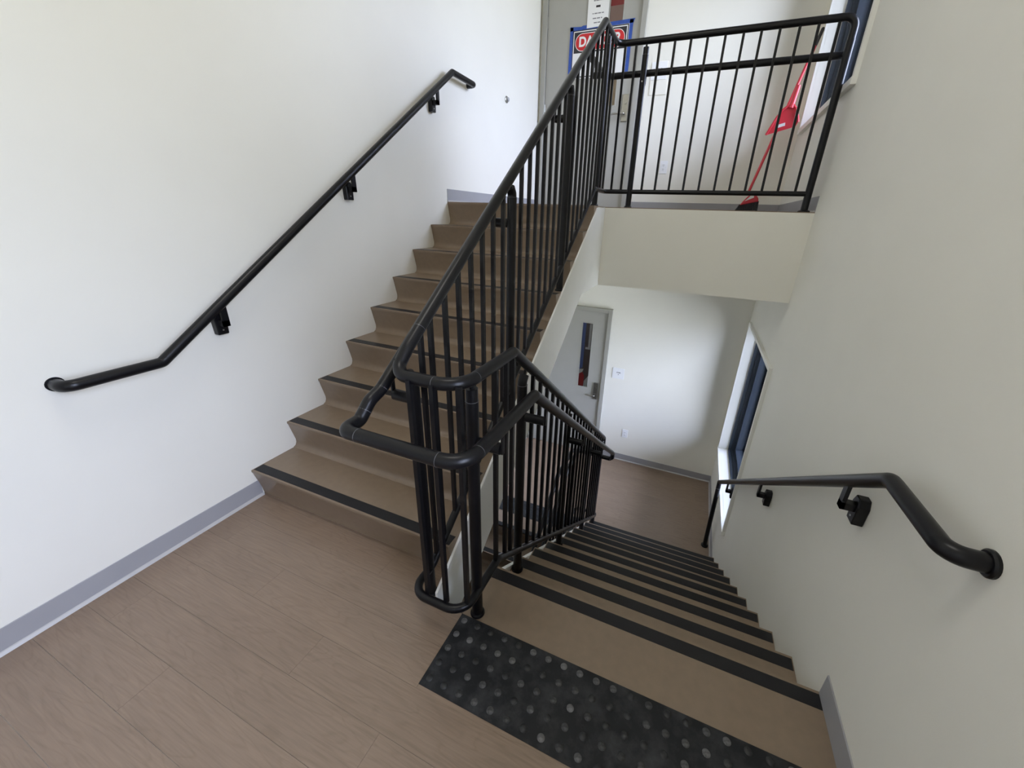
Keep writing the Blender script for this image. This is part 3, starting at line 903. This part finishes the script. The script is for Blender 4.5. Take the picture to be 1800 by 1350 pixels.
# blue tape along the edges, a little ragged
def tape(p):
    MB().prism(p, 1, y0 - 0.0012, y0 - 0.0004).build('tape', M_TAPE, sg)
tw = 0.034
tape([(sx0 - 0.020, sz1 - 0.014), (sx1 + 0.030, sz1 - 0.010), (sx1 + 0.046, sz1 + 0.026), (sx1 - 0.2, sz1 + 0.022), (sx0 + 0.12, sz1 + 0.022), (sx0 + 0.1, sz1 + 0.014), (sx0 - 0.022, sz1 + 0.022)])
tape([(sx0 - 0.022, sz0 - 0.02), (sx0 + 0.012, sz0 - 0.018), (sx0 + 0.013, sz1 + 0.018), (sx0 - 0.020, sz1 + 0.018)])
tape([(sx1 - 0.010, sz0 - 0.02), (sx1 + 0.026, sz0 - 0.016), (sx1 + 0.030, sz1 + 0.02), (sx1 - 0.006, sz1 + 0.02)])

nt = root('paper_notice', (-0.845, YL, 3.365), 'white printed paper notice hanging over the top of the danger sign', 'notice')
MB().prism([(-0.958, 3.365), (-0.752, 3.371), (-0.735, 3.42), (-0.735, 3.655), (-0.958, 3.655)], 1, YL - 0.0092, YL - 0.0084).build('sheet', M_PAPER, nt)
yy = YL - 0.0094
MB().box(-0.872, -0.826, yy - 0.0003, yy + 0.0002, 3.528, 3.545).build('print_line', M_INKB, nt)
for z_, segs in ((3.585, ((-0.90, -0.88), (-0.875, -0.84), (-0.835, -0.79))), (3.480, ((-0.905, -0.893), (-0.885, -0.852), (-0.846, -0.815), (-0.808, -0.785))),
                 (3.440, ((-0.90, -0.862), (-0.856, -0.822), (-0.814, -0.800))), (3.404, ((-0.885, -0.85), (-0.845, -0.815)))):
    m = MB()
    for a, c in segs: m.box(a, c, yy - 0.0003, yy + 0.0002, z_ - 0.0045, z_ + 0.0045)
    m.build('print_line', M_INK, nt)

# ------------------------------------------------------------------ wall plates
def outlet(label, xc, zc):
    r = root('power_outlet', (xc, YB, zc), label, 'outlet')
    MB().box(xc - 0.040, xc + 0.040, YB - 0.006, YB, zc - 0.063, zc + 0.063).build('plate', M_PLATE, r, bevel=0.0025)
    for dz in (0.020, -0.020):
        s = MB().box(xc - 0.0165, xc + 0.0165, YB - 0.009, YB - 0.005, zc + dz - 0.0145, zc + dz + 0.0145).build('socket', M_PLATE, r, bevel=0.002)
        m = MB()
        m.box(xc - 0.0075, xc - 0.0050, YB - 0.0095, YB - 0.0088, zc + dz - 0.002, zc + dz + 0.008)
        m.box(xc + 0.0050, xc + 0.0075, YB - 0.0095, YB - 0.0088, zc + dz - 0.002, zc + dz + 0.008)
        m.tube([(xc, YB - 0.0095, zc + dz - 0.008), (xc, YB - 0.0088, zc + dz - 0.008)], 0.0026, 8)
        m.build('slots', M_SLOT, s)
outlet('white double power outlet low on the upper back wall behind the railing', 0.024, ZU + 0.452)
outlet('white double power outlet low on the bottom back wall right of the door', 0.023, ZL + 0.447)

def plaque(label, x0, x1, z0, z1, words):
    r = root('wall_plaque', ((x0 + x1) / 2, YB, z0), label, 'sign')
    MB().box(x0, x1, YB - 0.006, YB, z0, z1).build('plate', M_PLATE if words or z0 > ZU + 1.2 else M_WALL, r, bevel=0.0015, bseg=1)
    if words:
        zc = (z0 + z1) / 2
        text_obj('STAIR', 0.021, M_INKB, r, ((x0 + x1) / 2 + 0.004, YB - 0.0065, zc + 0.012), bold=0.0006)
        MB().prism([((x0 + x1) / 2 - 0.003, zc - 0.012), ((x0 + x1) / 2 + 0.011, zc - 0.012), ((x0 + x1) / 2 + 0.004, zc - 0.024)], 1, YB - 0.0068, YB - 0.0055).build('arrow', M_INKB, r)
plaque('small square white stair plaque on the bottom back wall beside the door', -0.257, -0.098, ZL + 1.264, ZL + 1.418, True)
plaque('square white plaque on the upper back wall behind the railing post', -0.235, -0.076, ZU + 1.264, ZU + 1.418, True)
plaque('blank white panel mounted right under the upper plaque', -0.232, -0.056, ZU + 1.130, ZU + 1.258, False)

bp_ = root('wall_bumper', (XL, 3.189, 2.579), 'small round grey door bumper on the upper left wall', 'door stop')
MB().tube([(XL, 3.189, 2.579), (XL + 0.008, 3.189, 2.579), (XL + 0.012, 3.189, 2.579)], 0.03, 20, radii=[0.030, 0.030, 0.024]).build('ring', M_STEEL, bp_, smooth=True)
MB().tube([(XL + 0.008, 3.189, 2.579), (XL + 0.026, 3.189, 2.579), (XL + 0.030, 3.189, 2.579)], 0.02, 16, radii=[0.019, 0.018, 0.012]).build('pad', M_BASE, bp_, smooth=True)

# ------------------------------------------------------------------ broom and dustpan in the corner
PA = Vector((0.885, 3.62, ZU + 0.165)); PB = Vector((1.205, 3.90, 3.10))
pd = (PB - PA).normalized()
br = root('broom', (0.90, 3.62, ZU), 'red handled broom leaning into the corner beside the upper window', 'broom')
MB().tube([PA, PA.lerp(PB, 0.90)], 0.0125, 12).build('handle', M_REDP, br, smooth=True)
MB().tube([PA.lerp(PB, 0.90), PA.lerp(PB, 0.995), PB], 0.0135, 12, radii=[0.0135, 0.0135, 0.010]).build('grip', M_INKB, br, smooth=True)
# angled head
hd = MB()
hd.prism([(0.835, ZU + 0.070), (0.990, ZU + 0.108), (0.985, ZU + 0.135), (0.955, ZU + 0.175), (0.925, ZU + 0.190), (0.890, ZU + 0.150), (0.855, ZU + 0.105)], 1, 3.590, 3.650)
hd.build('head', M_REDP, br, bevel=0.008)
MB().prism([(0.870, ZU + 0.108), (0.945, ZU + 0.142), (0.940, ZU + 0.160), (0.915, ZU + 0.160)], 1, 3.5885, 3.592).build('head_label', M_PAPER, br)
bs = MB()
for k in range(15):
    for j in range(5):
        u = k / 14
        xa = 0.838 + 0.150 * u; za = ZU + 0.078 + 0.034 * u
        xb = 0.800 + 0.192 * u; yb_ = 3.575 + 0.09 * j / 4 + random.uniform(-.004, .004)
        bs.tube([(xa, 3.600 + 0.04 * j / 4, za), (xb + random.uniform(-.004, .004), yb_, ZU + 0.001 + random.uniform(0, .006))], 0.007, 5, radii=[0.0065, 0.0075])
o = bs.build('bristles', M_BRIST, br); o['kind'] = 'stuff'

dp = root('dustpan', (1.06, 3.66, ZU + 0.70), 'red plastic dustpan clipped on the broom handle beneath the upper window', 'dustpan')
yp = 3.68
# pan: shallow scoop with a raised rim, open edge downwards
def zz(v): return ZU + v
pan_out = [(0.930, zz(0.668)), (0.985, zz(0.800)), (1.020, zz(0.858)), (1.060, zz(0.890)), (1.088, zz(0.898)), (1.118, zz(0.866)), (1.150, zz(0.800)), (1.163, zz(0.760)), (1.150, zz(0.728))]
m = MB()
m.prism(pan_out, 1, yp - 0.006, yp)
pan = m.build('pan', M_REDP, dp)
m = MB()
rim = [Vector((x, yp - 0.020, z)) for x, z in pan_out[:-1]]
m.tube(rim, 0.010, 8)
m.build('rim', M_REDP, dp, smooth=True)
m = MB()
m.prism([(0.930, zz(0.668)), (1.150, zz(0.728)), (1.146, zz(0.742)), (0.938, zz(0.690))], 1, yp - 0.010, yp - 0.004)
m.build('lip', M_REDP, dp)
MB().prism([(1.010, zz(0.722)), (1.068, zz(0.738)), (1.064, zz(0.762)), (1.006, zz(0.746))], 1, yp - 0.0075, yp - 0.006).build('label', M_PAPER, dp)
MB().tube([(1.078, yp - 0.010, zz(0.870)), (1.088, yp - 0.012, zz(0.94)), (1.098, yp - 0.012, zz(1.035))], 0.02, 12, radii=[0.025, 0.0185, 0.0175]).build('sleeve', M_REDP, dp, smooth=True)
